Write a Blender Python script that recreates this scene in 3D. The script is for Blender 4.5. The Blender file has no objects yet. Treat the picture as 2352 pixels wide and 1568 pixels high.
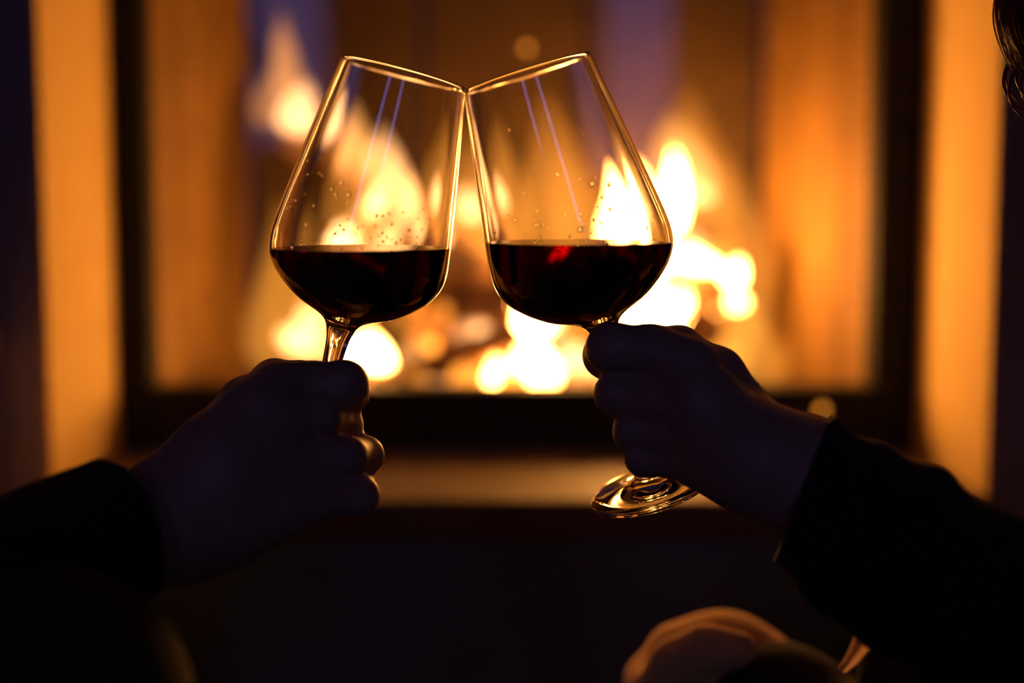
import bpy, bmesh, math, random
import numpy as np
from mathutils import Vector, Matrix

random.seed(7); np.random.seed(7)
S = bpy.context.scene
COL = S.collection
PI = math.pi

# ------------------------------------------------------------------ camera, light, exposure
CAM = Vector((0.0, -0.74, 0.70)); F_PX = 50 / 36 * 2352; HORIZON = 450
PITCH = math.atan((784 - HORIZON) / F_PX)
cd = bpy.data.cameras.new('camera'); cam = bpy.data.objects.new('camera', cd); COL.objects.link(cam)
cd.lens = 50; cd.sensor_width = 36; cd.sensor_fit = 'HORIZONTAL'; cd.clip_start = 0.02
cam.location = CAM; cam.rotation_euler = (PI / 2 - PITCH, 0, 0)
cd.dof.use_dof = True; cd.dof.focus_distance = 0.745; cd.dof.aperture_fstop = 2.1; cd.dof.aperture_blades = 0
S.camera = cam
S.view_settings.view_transform = 'Standard'; S.view_settings.look = 'None'
S.view_settings.gamma = 1; S.view_settings.use_curve_mapping = False; S.view_settings.exposure = 0.0
S.cycles.transparent_max_bounces = 48; S.cycles.max_bounces = 14; S.cycles.transmission_bounces = 14
S.cycles.caustics_reflective = False; S.cycles.caustics_refractive = False
w = bpy.data.worlds.new('dusk'); S.world = w; w.use_nodes = True
w.node_tree.nodes['Background'].inputs[0].default_value = (0.35, 0.40, 0.9, 1)
w.node_tree.nodes['Background'].inputs[1].default_value = 0.02
WINDOW_LIGHT = ((0.85, 0.80, 2.6), .78)          # dusk seen through the two narrow windows behind the camera
FLAME_DEEP, FLAME_PALE = (1.0, 0.36, 0.04), (1.0, 0.46, 0.16)      # wide added glow veils to bright tongues
FIRE_GAIN = 1.45

FWD = Vector((0, math.cos(PITCH), -math.sin(PITCH))); UP = Vector((0, math.sin(PITCH), math.cos(PITCH)))
def pt(px, py, y):
    """point of the photograph at distance y from the glasses' plane"""
    d = FWD + Vector((1, 0, 0)) * ((px - 1176) / F_PX) + UP * ((784 - py) / F_PX)
    return CAM + d * ((y - CAM.y) / d.y)
def mpp(y): return (y - CAM.y) / F_PX             # metres per photo pixel at y

# ------------------------------------------------------------------ helpers
def mat(name, color=(.8, .8, .8), rough=.6, metal=0, **kw):
    m = bpy.data.materials.new(name); m.use_nodes = True
    b = m.node_tree.nodes['Principled BSDF']
    b.inputs['Base Color'].default_value = (*color, 1); b.inputs['Roughness'].default_value = rough
    b.inputs['Metallic'].default_value = metal
    for k, v in kw.items(): b.inputs[k.replace('_', ' ')].default_value = v
    return m
def noise_mat(name, c1, c2, scale=20, rough=.7, bump=.2, metal=0, stretch=(1, 1, 1), dist=.004, detail=5, **kw):
    m = mat(name, c1, rough, metal, **kw); nt = m.node_tree; N = nt.nodes; b = N['Principled BSDF']
    tc = N.new('ShaderNodeTexCoord'); mp = N.new('ShaderNodeMapping'); mp.inputs['Scale'].default_value = stretch
    n = N.new('ShaderNodeTexNoise'); n.inputs['Scale'].default_value = scale; n.inputs['Detail'].default_value = detail
    r = N.new('ShaderNodeValToRGB'); r.color_ramp.elements[0].position = .3; r.color_ramp.elements[1].position = .7
    r.color_ramp.elements[0].color = (*c1, 1); r.color_ramp.elements[1].color = (*c2, 1)
    bp = N.new('ShaderNodeBump'); bp.inputs['Strength'].default_value = bump; bp.inputs['Distance'].default_value = dist
    L = nt.links.new
    L(tc.outputs['Object'], mp.inputs['Vector']); L(mp.outputs['Vector'], n.inputs['Vector'])
    L(n.outputs['Fac'], r.inputs['Fac']); L(r.outputs['Color'], b.inputs['Base Color'])
    L(n.outputs['Fac'], bp.inputs['Height']); L(bp.outputs['Normal'], b.inputs['Normal'])
    return m
def link(o, parent=None):
    COL.objects.link(o)
    if parent is not None: o.parent = parent
    return o
def obj(name, bm_or_me, m=None, parent=None, smooth=True):
    if isinstance(bm_or_me, bmesh.types.BMesh):
        me = bpy.data.meshes.new(name); bm_or_me.to_mesh(me); bm_or_me.free()
    else: me = bm_or_me
    if smooth:
        me.polygons.foreach_set('use_smooth', [True] * len(me.polygons))
    if m and not me.materials: me.materials.append(m)
    return link(bpy.data.objects.new(name, me), parent)
def thing(name, label, cat, loc=(0, 0, 0), group=None):
    o = bpy.data.objects.new(name, None); COL.objects.link(o); o.location = loc; o.empty_display_size = .02
    return tag(o, label, cat, group)
def tag(o, label=None, cat=None, group=None, kind=None):
    if label: o['label'] = label
    if cat: o['category'] = cat
    if group: o['group'] = group
    if kind: o['kind'] = kind
    return o
def box(bm, a, b, bevel=0):
    a, b = Vector(a), Vector(b); c = (a + b) / 2; d = b - a
    r = bmesh.ops.create_cube(bm, size=1, matrix=Matrix.Translation(c) @ Matrix.Diagonal((abs(d.x), abs(d.y), abs(d.z), 1)))
    if bevel:
        es = list({e for v in r['verts'] for e in v.link_edges})
        bmesh.ops.bevel(bm, geom=es, offset=bevel, segments=2, affect='EDGES', profile=.5)
    return bm
def boxes(*bs, bevel=0):
    bm = bmesh.new()
    for a, b in bs: box(bm, a, b, bevel)
    return bm
def struct(name, bm, m, label=None, smooth=False):
    o = obj(name, bm, m, smooth=smooth); o['kind'] = 'structure'
    if label: o['label'] = label
    return o
def lathe(bm, prof, n=96, close=False):
    """prof: list of (r, z); r == 0 makes a pole"""
    rings = []
    for r, z in prof:
        if r < 1e-7: rings.append([bm.verts.new((0, 0, z))])
        else: rings.append([bm.verts.new((r * math.cos(2 * PI * i / n), r * math.sin(2 * PI * i / n), z)) for i in range(n)])
    pairs = list(zip(rings, rings[1:]))
    if close: pairs.append((rings[-1], rings[0]))
    for a, b in pairs:
        for i in range(n):
            j = (i + 1) % n
            if len(a) == 1 and len(b) == 1: continue
            if len(a) == 1: bm.faces.new((a[0], b[j], b[i]))
            elif len(b) == 1: bm.faces.new((a[i], a[j], b[0]))
            else: bm.faces.new((a[i], a[j], b[j], b[i]))
    bmesh.ops.recalc_face_normals(bm, faces=bm.faces[:])
    return bm
def tube(bm, pts, radii, n=10, cap=True):
    pts = [Vector(p) for p in pts]; up = Vector((.31, .17, .93)); rings = []
    for i, p in enumerate(pts):
        t = (pts[min(i + 1, len(pts) - 1)] - pts[max(i - 1, 0)]).normalized()
        u = t.cross(up)
        if u.length < 1e-3: u = t.cross(Vector((1, 0, 0)))
        u.normalize(); v = t.cross(u).normalized(); r = radii[i] if hasattr(radii, '__len__') else radii
        rings.append([bm.verts.new(p + (u * math.cos(2 * PI * k / n) + v * math.sin(2 * PI * k / n)) * r) for k in range(n)])
    for a, b in zip(rings, rings[1:]):
        for k in range(n): bm.faces.new((a[k], a[(k + 1) % n], b[(k + 1) % n], b[k]))
    if cap: bm.faces.new(rings[0][::-1]); bm.faces.new(rings[-1])
    return bm
def smooth_curve(keys, n):
    """monotone-ish Catmull-Rom through (x, y) keys"""
    xs = [k[0] for k in keys]; ys = [k[1] for k in keys]; out = []
    m = []
    for i in range(len(xs)):
        if i == 0: m.append((ys[1] - ys[0]) / (xs[1] - xs[0]))
        elif i == len(xs) - 1: m.append((ys[-1] - ys[-2]) / (xs[-1] - xs[-2]))
        else: m.append((ys[i + 1] - ys[i - 1]) / (xs[i + 1] - xs[i - 1]))
    for i in range(len(xs) - 1):
        h = xs[i + 1] - xs[i]; steps = max(2, int(n * h / (xs[-1] - xs[0])))
        for s in range(steps):
            t = s / steps
            a = 2 * t**3 - 3 * t**2 + 1; b = t**3 - 2 * t**2 + t; c = -2 * t**3 + 3 * t**2; d = t**3 - t**2
            out.append((xs[i] + t * h, a * ys[i] + b * h * m[i] + c * ys[i + 1] + d * h * m[i + 1]))
    out.append((xs[-1], ys[-1])); return out

# ---- distance fields meshed by surface nets on a grid that is fine only where it has to be
def axis(segs):
    """segs: (lo, hi, step) consecutive"""
    out = []
    for lo, hi, st in segs: out += list(np.linspace(lo, hi, max(2, int(round((hi - lo) / st)) + 1)))[:-1]
    out.append(segs[-1][1]); return np.array(out, np.float32)
class Field:
    def __init__(s, xs, ys, zs):
        s.ax = (xs, ys, zs); s.F = np.full((len(xs), len(ys), len(zs)), 1.0, np.float32)
    def block(s, lo, hi):
        sl = []
        for a, l, h in zip(s.ax, lo, hi):
            i = max(0, np.searchsorted(a, l) - 1); j = min(len(a), np.searchsorted(a, h) + 1); sl.append(slice(i, max(j, i + 1)))
        X = s.ax[0][sl[0]][:, None, None]; Y = s.ax[1][sl[1]][None, :, None]; Z = s.ax[2][sl[2]][None, None, :]
        return tuple(sl), X, Y, Z
    def put(s, sl, d, k):
        f = s.F[sl]
        if k <= 0: s.F[sl] = np.minimum(f, d); return
        h = np.maximum(k - np.abs(f - d), 0) / k
        s.F[sl] = np.minimum(f, d) - h * h * k * .25
    def cone(s, a, b, ra, rb, k=.01, fold=None):
        a = np.array(a, np.float32); b = np.array(b, np.float32); m = max(ra, rb) + k + .02
        sl, X, Y, Z = s.block(np.minimum(a, b) - m, np.maximum(a, b) + m)
        ba = b - a; L2 = float(ba @ ba) + 1e-12
        h = np.clip(((X - a[0]) * ba[0] + (Y - a[1]) * ba[1] + (Z - a[2]) * ba[2]) / L2, 0, 1)
        d = np.sqrt((X - a[0] - h * ba[0])**2 + (Y - a[1] - h * ba[1])**2 + (Z - a[2] - h * ba[2])**2) - (ra + (rb - ra) * h)
        if fold is not None: d = d + fold(X, Y, Z, h)
        s.put(sl, d, k)
    def chain(s, ps, rs, k=.01, fold=None):
        for i in range(len(ps) - 1): s.cone(ps[i], ps[i + 1], rs[i], rs[i + 1], k, fold)
    def ellipsoid(s, c, r, k=.01):
        c = np.array(c, np.float32); r = np.array(r, np.float32); m = r + k + .02
        sl, X, Y, Z = s.block(c - m, c + m)
        q = np.sqrt(((X - c[0]) / r[0])**2 + ((Y - c[1]) / r[1])**2 + ((Z - c[2]) / r[2])**2)
        s.put(sl, (q - 1) * float(r.min()), k)
    def cut(s, p, n, near=None, r=.1):
        """remove what lies on the side n of point p (within r of near)"""
        n = Vector(n).normalized(); p = Vector(p); near = Vector(near or p)
        sl, X, Y, Z = s.block([near[i] - r for i in range(3)], [near[i] + r for i in range(3)])
        d = (X - p.x) * n.x + (Y - p.y) * n.y + (Z - p.z) * n.z
        s.F[sl] = np.maximum(s.F[sl], d)
    def hole(s, a, b, ra, rb):
        a = np.array(a, np.float32); b = np.array(b, np.float32); m = max(ra, rb) + .02
        sl, X, Y, Z = s.block(np.minimum(a, b) - m, np.maximum(a, b) + m); ba = b - a; L2 = float(ba @ ba)
        h = np.clip(((X - a[0]) * ba[0] + (Y - a[1]) * ba[1] + (Z - a[2]) * ba[2]) / L2, 0, 1)
        d = np.sqrt((X - a[0] - h * ba[0])**2 + (Y - a[1] - h * ba[1])**2 + (Z - a[2] - h * ba[2])**2) - (ra + (rb - ra) * h)
        s.F[sl] = np.maximum(s.F[sl], -d)
    def mesh(s, name):
        F = s.F; xs, ys, zs = s.ax; sg = F < 0
        c = sg[:-1, :-1, :-1].astype(np.int8)
        for dx in (0, 1):
            for dy in (0, 1):
                for dz in (0, 1):
                    if dx + dy + dz: c = c + sg[dx:dx + sg.shape[0] - 1, dy:dy + sg.shape[1] - 1, dz:dz + sg.shape[2] - 1]
        act = (c > 0) & (c < 8); I, J, K = np.nonzero(act); n = len(I)
        idx = np.full(act.shape, -1, np.int32); idx[I, J, K] = np.arange(n)
        acc = np.zeros((n, 3)); cnt = np.zeros(n); P = (xs, ys, zs); B = (I, J, K)
        for d in range(3):
            o1, o2 = [q for q in range(3) if q != d]
            for u in (0, 1):
                for v in (0, 1):
                    A = [B[0].copy(), B[1].copy(), B[2].copy()]; A[o1] = A[o1] + u; A[o2] = A[o2] + v
                    E = [q.copy() for q in A]; E[d] = E[d] + 1
                    fa = F[A[0], A[1], A[2]]; fb = F[E[0], E[1], E[2]]; x = (fa < 0) != (fb < 0)
                    t = np.where(x, fa / np.where(x, fa - fb, 1), 0)
                    pos = np.zeros((n, 3)); pos[:, d] = P[d][A[d]] * (1 - t) + P[d][E[d]] * t
                    pos[:, o1] = P[o1][A[o1]]; pos[:, o2] = P[o2][A[o2]]
                    acc += pos * x[:, None]; cnt += x
        V = acc / cnt[:, None]; quads = []
        for d in range(3):
            o1, o2 = (d + 1) % 3, (d + 2) % 3
            lo = [slice(None)] * 3; hi = [slice(None)] * 3; lo[d] = slice(0, -1); hi[d] = slice(1, None)
            a = sg[tuple(lo)]; b = sg[tuple(hi)]; x = np.argwhere(a != b)
            ok = (x[:, o1] > 0) & (x[:, o2] > 0) & (x[:, o1] < F.shape[o1] - 1) & (x[:, o2] < F.shape[o2] - 1); x = x[ok]
            q = []
            for u, v in ((1, 1), (0, 1), (0, 0), (1, 0)):
                y = x.copy(); y[:, o1] -= u; y[:, o2] -= v; q.append(idx[y[:, 0], y[:, 1], y[:, 2]])
            q = np.stack(q, 1); flip = ~a[x[:, 0], x[:, 1], x[:, 2]]; q[flip] = q[flip][:, ::-1]
            quads.append(q)
        Q = np.concatenate(quads)
        me = bpy.data.meshes.new(name); me.vertices.add(n); me.vertices.foreach_set('co', V.astype(np.float32).ravel())
        me.loops.add(len(Q) * 4); me.loops.foreach_set('vertex_index', Q.ravel().astype(np.int32))
        me.polygons.add(len(Q)); me.polygons.foreach_set('loop_start', np.arange(0, len(Q) * 4, 4, dtype=np.int32))
        me.update(calc_edges=True); me.validate()
        me.polygons.foreach_set('use_smooth', [True] * len(me.polygons)); return me

# ------------------------------------------------------------------ materials
M = {}
M['plaster'] = noise_mat('warm_plaster', (.80, .57, .20), (.86, .62, .23), 14, .85, .12)
M['shade_plaster'] = noise_mat('dusk_tinted_plaster', (.34, .36, .40), (.38, .40, .44), 12, .9, .1)  # shaded copy of the plaster, blue dusk tint put into its colour
M['plaster_dim'] = noise_mat('room_plaster', (.07, .06, .06), (.09, .075, .07), 9, .9, .1)
M['stone'] = noise_mat('hearth_stone', (.10, .062, .020), (.14, .085, .027), 30, .6, .15)
M['lining'] = noise_mat('fire_lining', (.20, .105, .018), (.27, .145, .026), 12, .75, .3)
M['back_lining'] = noise_mat('dark_back_lining', (.052, .028, .006), (.088, .048, .010), 9, .8, .3)  # darker base colour for the back panels than the side lining
M['iron'] = noise_mat('black_iron', (.012, .011, .010), (.02, .018, .016), 60, .7, .15, dist=.001, Specular_IOR_Level=.2)
M['floor'] = noise_mat('dark_boards', (.030, .022, .018), (.05, .036, .028), 6, .55, .1, stretch=(8, .6, 1))
M['bark'] = noise_mat('charred_bark', (.05, .025, .012), (.30, .15, .06), 26, .9, .9, stretch=(1, 1, .35), dist=.01)
M['birch'] = noise_mat('pale_bark', (.55, .35, .17), (.80, .58, .32), 18, .8, .6, stretch=(1, 1, 3), dist=.006)
M['cut_wood'] = noise_mat('cut_wood', (.30, .16, .07), (.48, .28, .12), 30, .85, .3)
M['skin_l'] = noise_mat('skin_left', (.40, .23, .155), (.46, .27, .18), 160, .5, .06, dist=.0006, Subsurface_Weight=.08, Subsurface_Scale=.006)
M['skin_r'] = noise_mat('skin_right', (.40, .24, .165), (.46, .28, .195), 160, .5, .06, dist=.0006, Subsurface_Weight=.08, Subsurface_Scale=.006)
M['nail'] = mat('nail', (.5, .32, .26), .3)
M['knit'] = noise_mat('black_knit', (.006, .006, .007), (.011, .010, .011), 240, .95, .5, dist=.001)
M['black_cloth'] = noise_mat('black_cotton', (.007, .007, .008), (.012, .011, .012), 200, .95, .3, dist=.0008)
M['tan_cloth'] = noise_mat('tan_cotton', (.80, .46, .15), (.86, .52, .18), 180, .9, .25, dist=.0008, Sheen_Weight=1.0, Sheen_Roughness=.5, Sheen_Tint=(1, .7, .4, 1))
M['dark_trousers'] = noise_mat('dark_denim', (.012, .012, .016), (.02, .019, .024), 260, .95, .3, dist=.0008)
M['hair'] = noise_mat('brown_hair', (.05, .022, .012), (.11, .045, .02), 60, .4, .3, stretch=(1, 1, .2), dist=.001)
M['eye'] = mat('eye_white', (.7, .68, .64), .2)
M['gold'] = mat('gold', (.8, .55, .25), .25, 1)
M['cushion'] = noise_mat('cushion_cloth', (.05, .03, .03), (.07, .045, .04), 120, .95, .3)

def glass_mat():
    m = bpy.data.materials.new('clear_glass'); m.use_nodes = True; N = m.node_tree.nodes; N.clear()
    g = N.new('ShaderNodeBsdfGlass'); g.inputs['IOR'].default_value = 1.5; g.inputs['Roughness'].default_value = 0
    g.inputs['Color'].default_value = (.99, .99, .985, 1)
    o = N.new('ShaderNodeOutputMaterial'); m.node_tree.links.new(g.outputs[0], o.inputs[0]); return m
M['glass'] = glass_mat()
def wine_mat():
    m = bpy.data.materials.new('red_wine'); m.use_nodes = True; N = m.node_tree.nodes; N.clear(); L = m.node_tree.links.new
    rf = N.new('ShaderNodeBsdfRefraction'); rf.inputs['IOR'].default_value = 1.34; rf.inputs['Roughness'].default_value = 0; rf.inputs['Color'].default_value = (.55, .25, .28, 1)
    gl = N.new('ShaderNodeBsdfGlossy'); gl.inputs['Roughness'].default_value = 0
    fr = N.new('ShaderNodeFresnel'); fr.inputs[0].default_value = 1.34; g = N.new('ShaderNodeMixShader')
    L(fr.outputs[0], g.inputs[0]); L(rf.outputs[0], g.inputs[1]); L(gl.outputs[0], g.inputs[2])
    v = N.new('ShaderNodeVolumeAbsorption'); v.inputs['Color'].default_value = (.62, .02, .10, 1); v.inputs['Density'].default_value = 105
    o = N.new('ShaderNodeOutputMaterial'); L(g.outputs[0], o.inputs[0]); L(v.outputs[0], o.inputs['Volume']); return m
M['wine'] = wine_mat()
def pane_mat():
    m = bpy.data.materials.new('stove_glass'); m.use_nodes = True; N = m.node_tree.nodes; N.clear(); L = m.node_tree.links.new
    t = N.new('ShaderNodeBsdfTransparent'); t.inputs[0].default_value = (.97, .96, .95, 1)
    g = N.new('ShaderNodeBsdfGlossy'); g.inputs['Roughness'].default_value = .02
    f = N.new('ShaderNodeFresnel'); f.inputs[0].default_value = 1.5
    mx = N.new('ShaderNodeMixShader'); o = N.new('ShaderNodeOutputMaterial')
    ge = N.new('ShaderNodeNewGeometry'); fr = N.new('ShaderNodeMath'); fr.operation = 'MULTIPLY'; nb = N.new('ShaderNodeMath'); nb.operation = 'SUBTRACT'; nb.inputs[0].default_value = 1
    L(ge.outputs['Backfacing'], nb.inputs[1]); L(f.outputs[0], fr.inputs[0]); L(nb.outputs[0], fr.inputs[1])      # a thin pane: only outer faces mirror
    L(fr.outputs[0], mx.inputs[0]); L(t.outputs[0], mx.inputs[1]); L(g.outputs[0], mx.inputs[2]); L(mx.outputs[0], o.inputs[0]); return m
M['pane'] = pane_mat()
def emit_mat(name, color, strength):
    m = bpy.data.materials.new(name); m.use_nodes = True; N = m.node_tree.nodes; N.clear()
    e = N.new('ShaderNodeEmission'); e.inputs[0].default_value = (*color, 1); e.inputs[1].default_value = strength
    o = N.new('ShaderNodeOutputMaterial'); m.node_tree.links.new(e.outputs[0], o.inputs[0]); return m
M['window'] = emit_mat('dusk_window', *WINDOW_LIGHT)
def flame_mat():
    """optically thin fire: light adds up through a tongue, fading to its edges and its tip; strength rides on the object colour"""
    m = bpy.data.materials.new('flame'); m.use_nodes = True; N = m.node_tree.nodes; N.clear(); L = m.node_tree.links.new
    oi = N.new('ShaderNodeObjectInfo'); sp = N.new('ShaderNodeSeparateColor'); L(oi.outputs['Color'], sp.inputs[0])
    lw = N.new('ShaderNodeLayerWeight'); lw.inputs[0].default_value = .5
    inv = N.new('ShaderNodeMath'); inv.operation = 'SUBTRACT'; inv.inputs[0].default_value = 1; L(lw.outputs['Facing'], inv.inputs[1])
    tc = N.new('ShaderNodeTexCoord'); sx = N.new('ShaderNodeSeparateXYZ'); L(tc.outputs['Generated'], sx.inputs[0])
    rp = N.new('ShaderNodeValToRGB'); e = rp.color_ramp.elements
    e[0].position = 0; e[0].color = (.55, .55, .55, 1); e[1].position = 1; e[1].color = (.05, .05, .05, 1)
    k = e.new(.2); k.color = (1, 1, 1, 1); k = e.new(.62); k.color = (.8, .8, .8, 1)
    L(sx.outputs['Z'], rp.inputs[0])
    m1 = N.new('ShaderNodeMath'); m1.operation = 'MULTIPLY'; L(inv.outputs[0], m1.inputs[0]); L(rp.outputs[0], m1.inputs[1])
    m2 = N.new('ShaderNodeMath'); m2.operation = 'MULTIPLY'; L(m1.outputs[0], m2.inputs[0]); L(sp.outputs[0], m2.inputs[1])
    m3 = N.new('ShaderNodeMath'); m3.operation = 'MULTIPLY'; L(m2.outputs[0], m3.inputs[0]); m3.inputs[1].default_value = 40 * FIRE_GAIN
    em = N.new('ShaderNodeEmission'); L(m3.outputs[0], em.inputs[1])
    cm = N.new('ShaderNodeMix'); cm.data_type = 'RGBA'; cm.inputs[6].default_value = (*FLAME_DEEP, 1); cm.inputs[7].default_value = (*FLAME_PALE, 1)
    L(sp.outputs[1], cm.inputs[0]); L(cm.outputs[2], em.inputs[0])
    tr = N.new('ShaderNodeBsdfTransparent'); ad = N.new('ShaderNodeAddShader'); o = N.new('ShaderNodeOutputMaterial')
    L(em.outputs[0], ad.inputs[0]); L(tr.outputs[0], ad.inputs[1]); L(ad.outputs[0], o.inputs[0]); return m
M['flame'] = flame_mat()
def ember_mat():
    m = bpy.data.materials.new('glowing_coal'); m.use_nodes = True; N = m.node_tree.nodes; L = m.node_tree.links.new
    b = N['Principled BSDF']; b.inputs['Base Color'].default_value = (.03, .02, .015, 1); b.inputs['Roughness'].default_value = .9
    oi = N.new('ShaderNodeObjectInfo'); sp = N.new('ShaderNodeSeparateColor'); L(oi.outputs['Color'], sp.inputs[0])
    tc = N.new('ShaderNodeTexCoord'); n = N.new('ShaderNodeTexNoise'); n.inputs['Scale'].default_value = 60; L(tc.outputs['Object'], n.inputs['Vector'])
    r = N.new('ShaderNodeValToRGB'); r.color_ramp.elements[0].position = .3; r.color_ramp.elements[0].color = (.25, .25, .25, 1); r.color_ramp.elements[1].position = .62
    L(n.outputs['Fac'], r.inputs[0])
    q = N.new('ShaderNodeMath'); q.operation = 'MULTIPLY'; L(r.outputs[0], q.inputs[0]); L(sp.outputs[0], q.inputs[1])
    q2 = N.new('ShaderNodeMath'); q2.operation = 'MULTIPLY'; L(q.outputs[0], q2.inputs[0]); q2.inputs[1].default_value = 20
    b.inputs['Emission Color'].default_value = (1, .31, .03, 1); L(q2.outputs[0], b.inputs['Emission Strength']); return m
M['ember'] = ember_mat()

# ------------------------------------------------------------------ room
Y_FACE, Y_FRAME, Y_BACK = .62, .86, 1.28
Z_LEDGE, X0, X1, Z_TOP = .41, -.452, .466, 1.22
RX, RB, RH = 2.3, -3.5, 2.5
struct('floor', boxes(((-RX, RB, -.05), (RX, 1.4, 0))), M['floor'], 'dark wooden floor')
struct('ceiling', boxes(((-RX, RB, RH), (RX, 1.4, RH + .05))), M['plaster_dim'], 'plain ceiling')
struct('wall_left', boxes(((-RX - .06, RB, 0), (-RX, 1.4, RH))), M['plaster_dim'], 'plain left room wall')
struct('wall_right', boxes(((RX, RB, 0), (RX + .06, 1.4, RH))), M['plaster_dim'], 'plain right room wall')
struct('wall_front', boxes(((-RX, Y_FACE, 0), (X0, Y_FACE + .27, RH)), ((X1, Y_FACE, 0), (RX, Y_FACE + .27, RH)),
       ((X0, Y_FACE, Z_TOP), (X1, Y_FACE + .27, RH)), ((X0, Y_FACE, 0), (X1, Y_FACE + .27, Z_LEDGE - .04))), M['shade_plaster'],
       'plastered chimney wall with the deep fireplace recess')
# two tall narrow windows behind the camera
WIN = ((-1.09, -.77), (.38, .68))
WZ = (.75, 2.25)
cuts = [-RX] + [v for a in WIN for v in a] + [RX]
bs = [((cuts[i], RB - .08, 0), (cuts[i + 1], RB, RH)) for i in (0, 2, 4)]
for a, b in WIN: bs += [((a, RB - .08, 0), (b, RB, WZ[0])), ((a, RB - .08, WZ[1]), (b, RB, RH))]
struct('wall_back', boxes(*bs), M['plaster_dim'], 'back room wall with two slot windows')
for i, (a, b) in enumerate(WIN):
    wo = struct(f'window_{i + 1}', boxes(((a, RB - .07, WZ[0]), (a + .012, RB + .01, WZ[1])), ((b - .012, RB - .07, WZ[0]), (b, RB + .01, WZ[1])),
           ((a + .012, RB - .07, WZ[0]), (b - .012, RB + .01, WZ[0] + .02)), ((a + .012, RB - .07, WZ[1] - .02), (b - .012, RB + .01, WZ[1]))), M['iron'], 'tall slot window showing blue dusk')
    obj('pane', boxes(((a + .012, RB - .06, WZ[0] + .02), (b - .012, RB - .05, WZ[1] - .02))), M['window'], wo, False)
struct('trim_1', boxes(((X0 + .0005, Y_FACE - .018, Z_LEDGE - .04), (X1 - .0005, Y_FRAME, Z_LEDGE)), bevel=.004), M['stone'], 'raised stone hearth ledge in front of the fire')

M['shade_panel'] = noise_mat('shade_panel', (.075, .13, .16), (.095, .16, .19), 12, .7, .2)  # dark bluish tone stands for the shade on the wall below the ledge
struct('trim_2', boxes(((-.4905, Y_FACE - .014, 0), (1.3, Y_FACE - .0005, Z_LEDGE - .041)), bevel=.003), M['shade_panel'], 'added dark panel for the shade under the hearth ledge')
for i_, (a, b) in enumerate((((X0, Y_FACE, Z_LEDGE), (X0 + .006, Y_FRAME - .0005, Z_TOP)), ((X1 - .006, Y_FACE, Z_LEDGE), (X1, Y_FRAME - .0005, Z_TOP)), ((X0 + .006, Y_FACE, Z_TOP - .006), (X1 - .006, Y_FRAME - .0005, Z_TOP)))):
    struct(f'trim_{i_ + 3}', boxes((a, b)), M['plaster'], ('added cream skin on the left side of the recess', 'added cream skin on the right side of the recess', 'added cream skin on the top of the recess')[i_])  # thin skins added so the firelit reveals keep their own plaster colour
sb = thing('pale_block', 'low pale block at the far left edge beside the fireplace', 'pale_block', (-.68, .46, 0))  # stand-in block whose firelit side gives the bright sliver at the edge
for nm, a, b in (('base', (-.86, .33, 0), (-.497, Y_FACE - .001, .535)), ('top_slab', (-.88, .31, .5355), (-.491, Y_FACE - .001, .575))):
    o = obj(nm, boxes((a, b), bevel=.004), M['plaster'], sb, False); o.matrix_parent_inverse = Matrix.Translation(-Vector(sb.location))

# ------------------------------------------------------------------ fireplace: iron frame, glass door, lining panels
fp = thing('fireplace', 'glass fronted fireplace with black iron frame behind the two glasses', 'fireplace', (.007, Y_FRAME, Z_LEDGE))
def fobj(name, bm, m, smooth=False, parent=None):
    o = obj(name, bm, m, None, smooth); o.parent = fp; o.matrix_parent_inverse = Matrix.Translation(-Vector(fp.location)); return o
xi0, xi1 = -.409, .409; zr = .484
for nm, a, b in (('frame_post', (X0 + .001, Y_FRAME, Z_LEDGE), (xi0, Y_FRAME + .045, Z_TOP)), ('frame_post', (xi1, Y_FRAME, Z_LEDGE), (X1 - .001, Y_FRAME + .045, Z_TOP)),
                 ('frame_rail', (xi0, Y_FRAME, Z_LEDGE), (xi1, Y_FRAME + .045, zr)), ('frame_rail', (xi0, Y_FRAME, 1.15), (xi1, Y_FRAME + .045, Z_TOP))):
    fobj(nm, boxes((a, b), bevel=.004), M['iron'])
dp = fobj('glass_pane', boxes(((xi0 + .001, Y_FRAME + .020, zr + .001), (xi1 - .001, Y_FRAME + .024, 1.149))), M['pane'])
xb0, xb1 = (580 - 1176) * mpp(Y_BACK), (1740 - 1176) * mpp(Y_BACK)
ZF = .435
def panel(p, q, z0, z1, t, gap=.003, m='lining'):
    """upright lining board from floor point p to q, thickness t away from the fire"""
    p, q = Vector((*p, 0)), Vector((*q, 0)); d = (q - p).normalized(); n = Vector((d.y, -d.x, 0))
    if n.dot((p + q) / 2 - Vector((0, 1.05, 0))) < 0: n = -n
    p = p + d * gap; q = q - d * gap; bm = bmesh.new()
    vs = [bm.verts.new(v) for v in [p + Vector((0, 0, z0)), q + Vector((0, 0, z0)), q + n * t + Vector((0, 0, z0)), p + n * t + Vector((0, 0, z0)),
          p + Vector((0, 0, z1)), q + Vector((0, 0, z1)), q + n * t + Vector((0, 0, z1)), p + n * t + Vector((0, 0, z1))]]
    for f in ((0, 1, 2, 3), (4, 5, 6, 7), (0, 1, 5, 4), (1, 2, 6, 5), (2, 3, 7, 6), (3, 0, 4, 7)): bm.faces.new([vs[i] for i in f])
    bmesh.ops.recalc_face_normals(bm, faces=bm.faces[:])
    bmesh.ops.bevel(bm, geom=bm.edges[:], offset=.003, segments=1, affect='EDGES')
    return fobj('lining_panel', bm, M[m])
YF = Y_FRAME + .047
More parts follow.
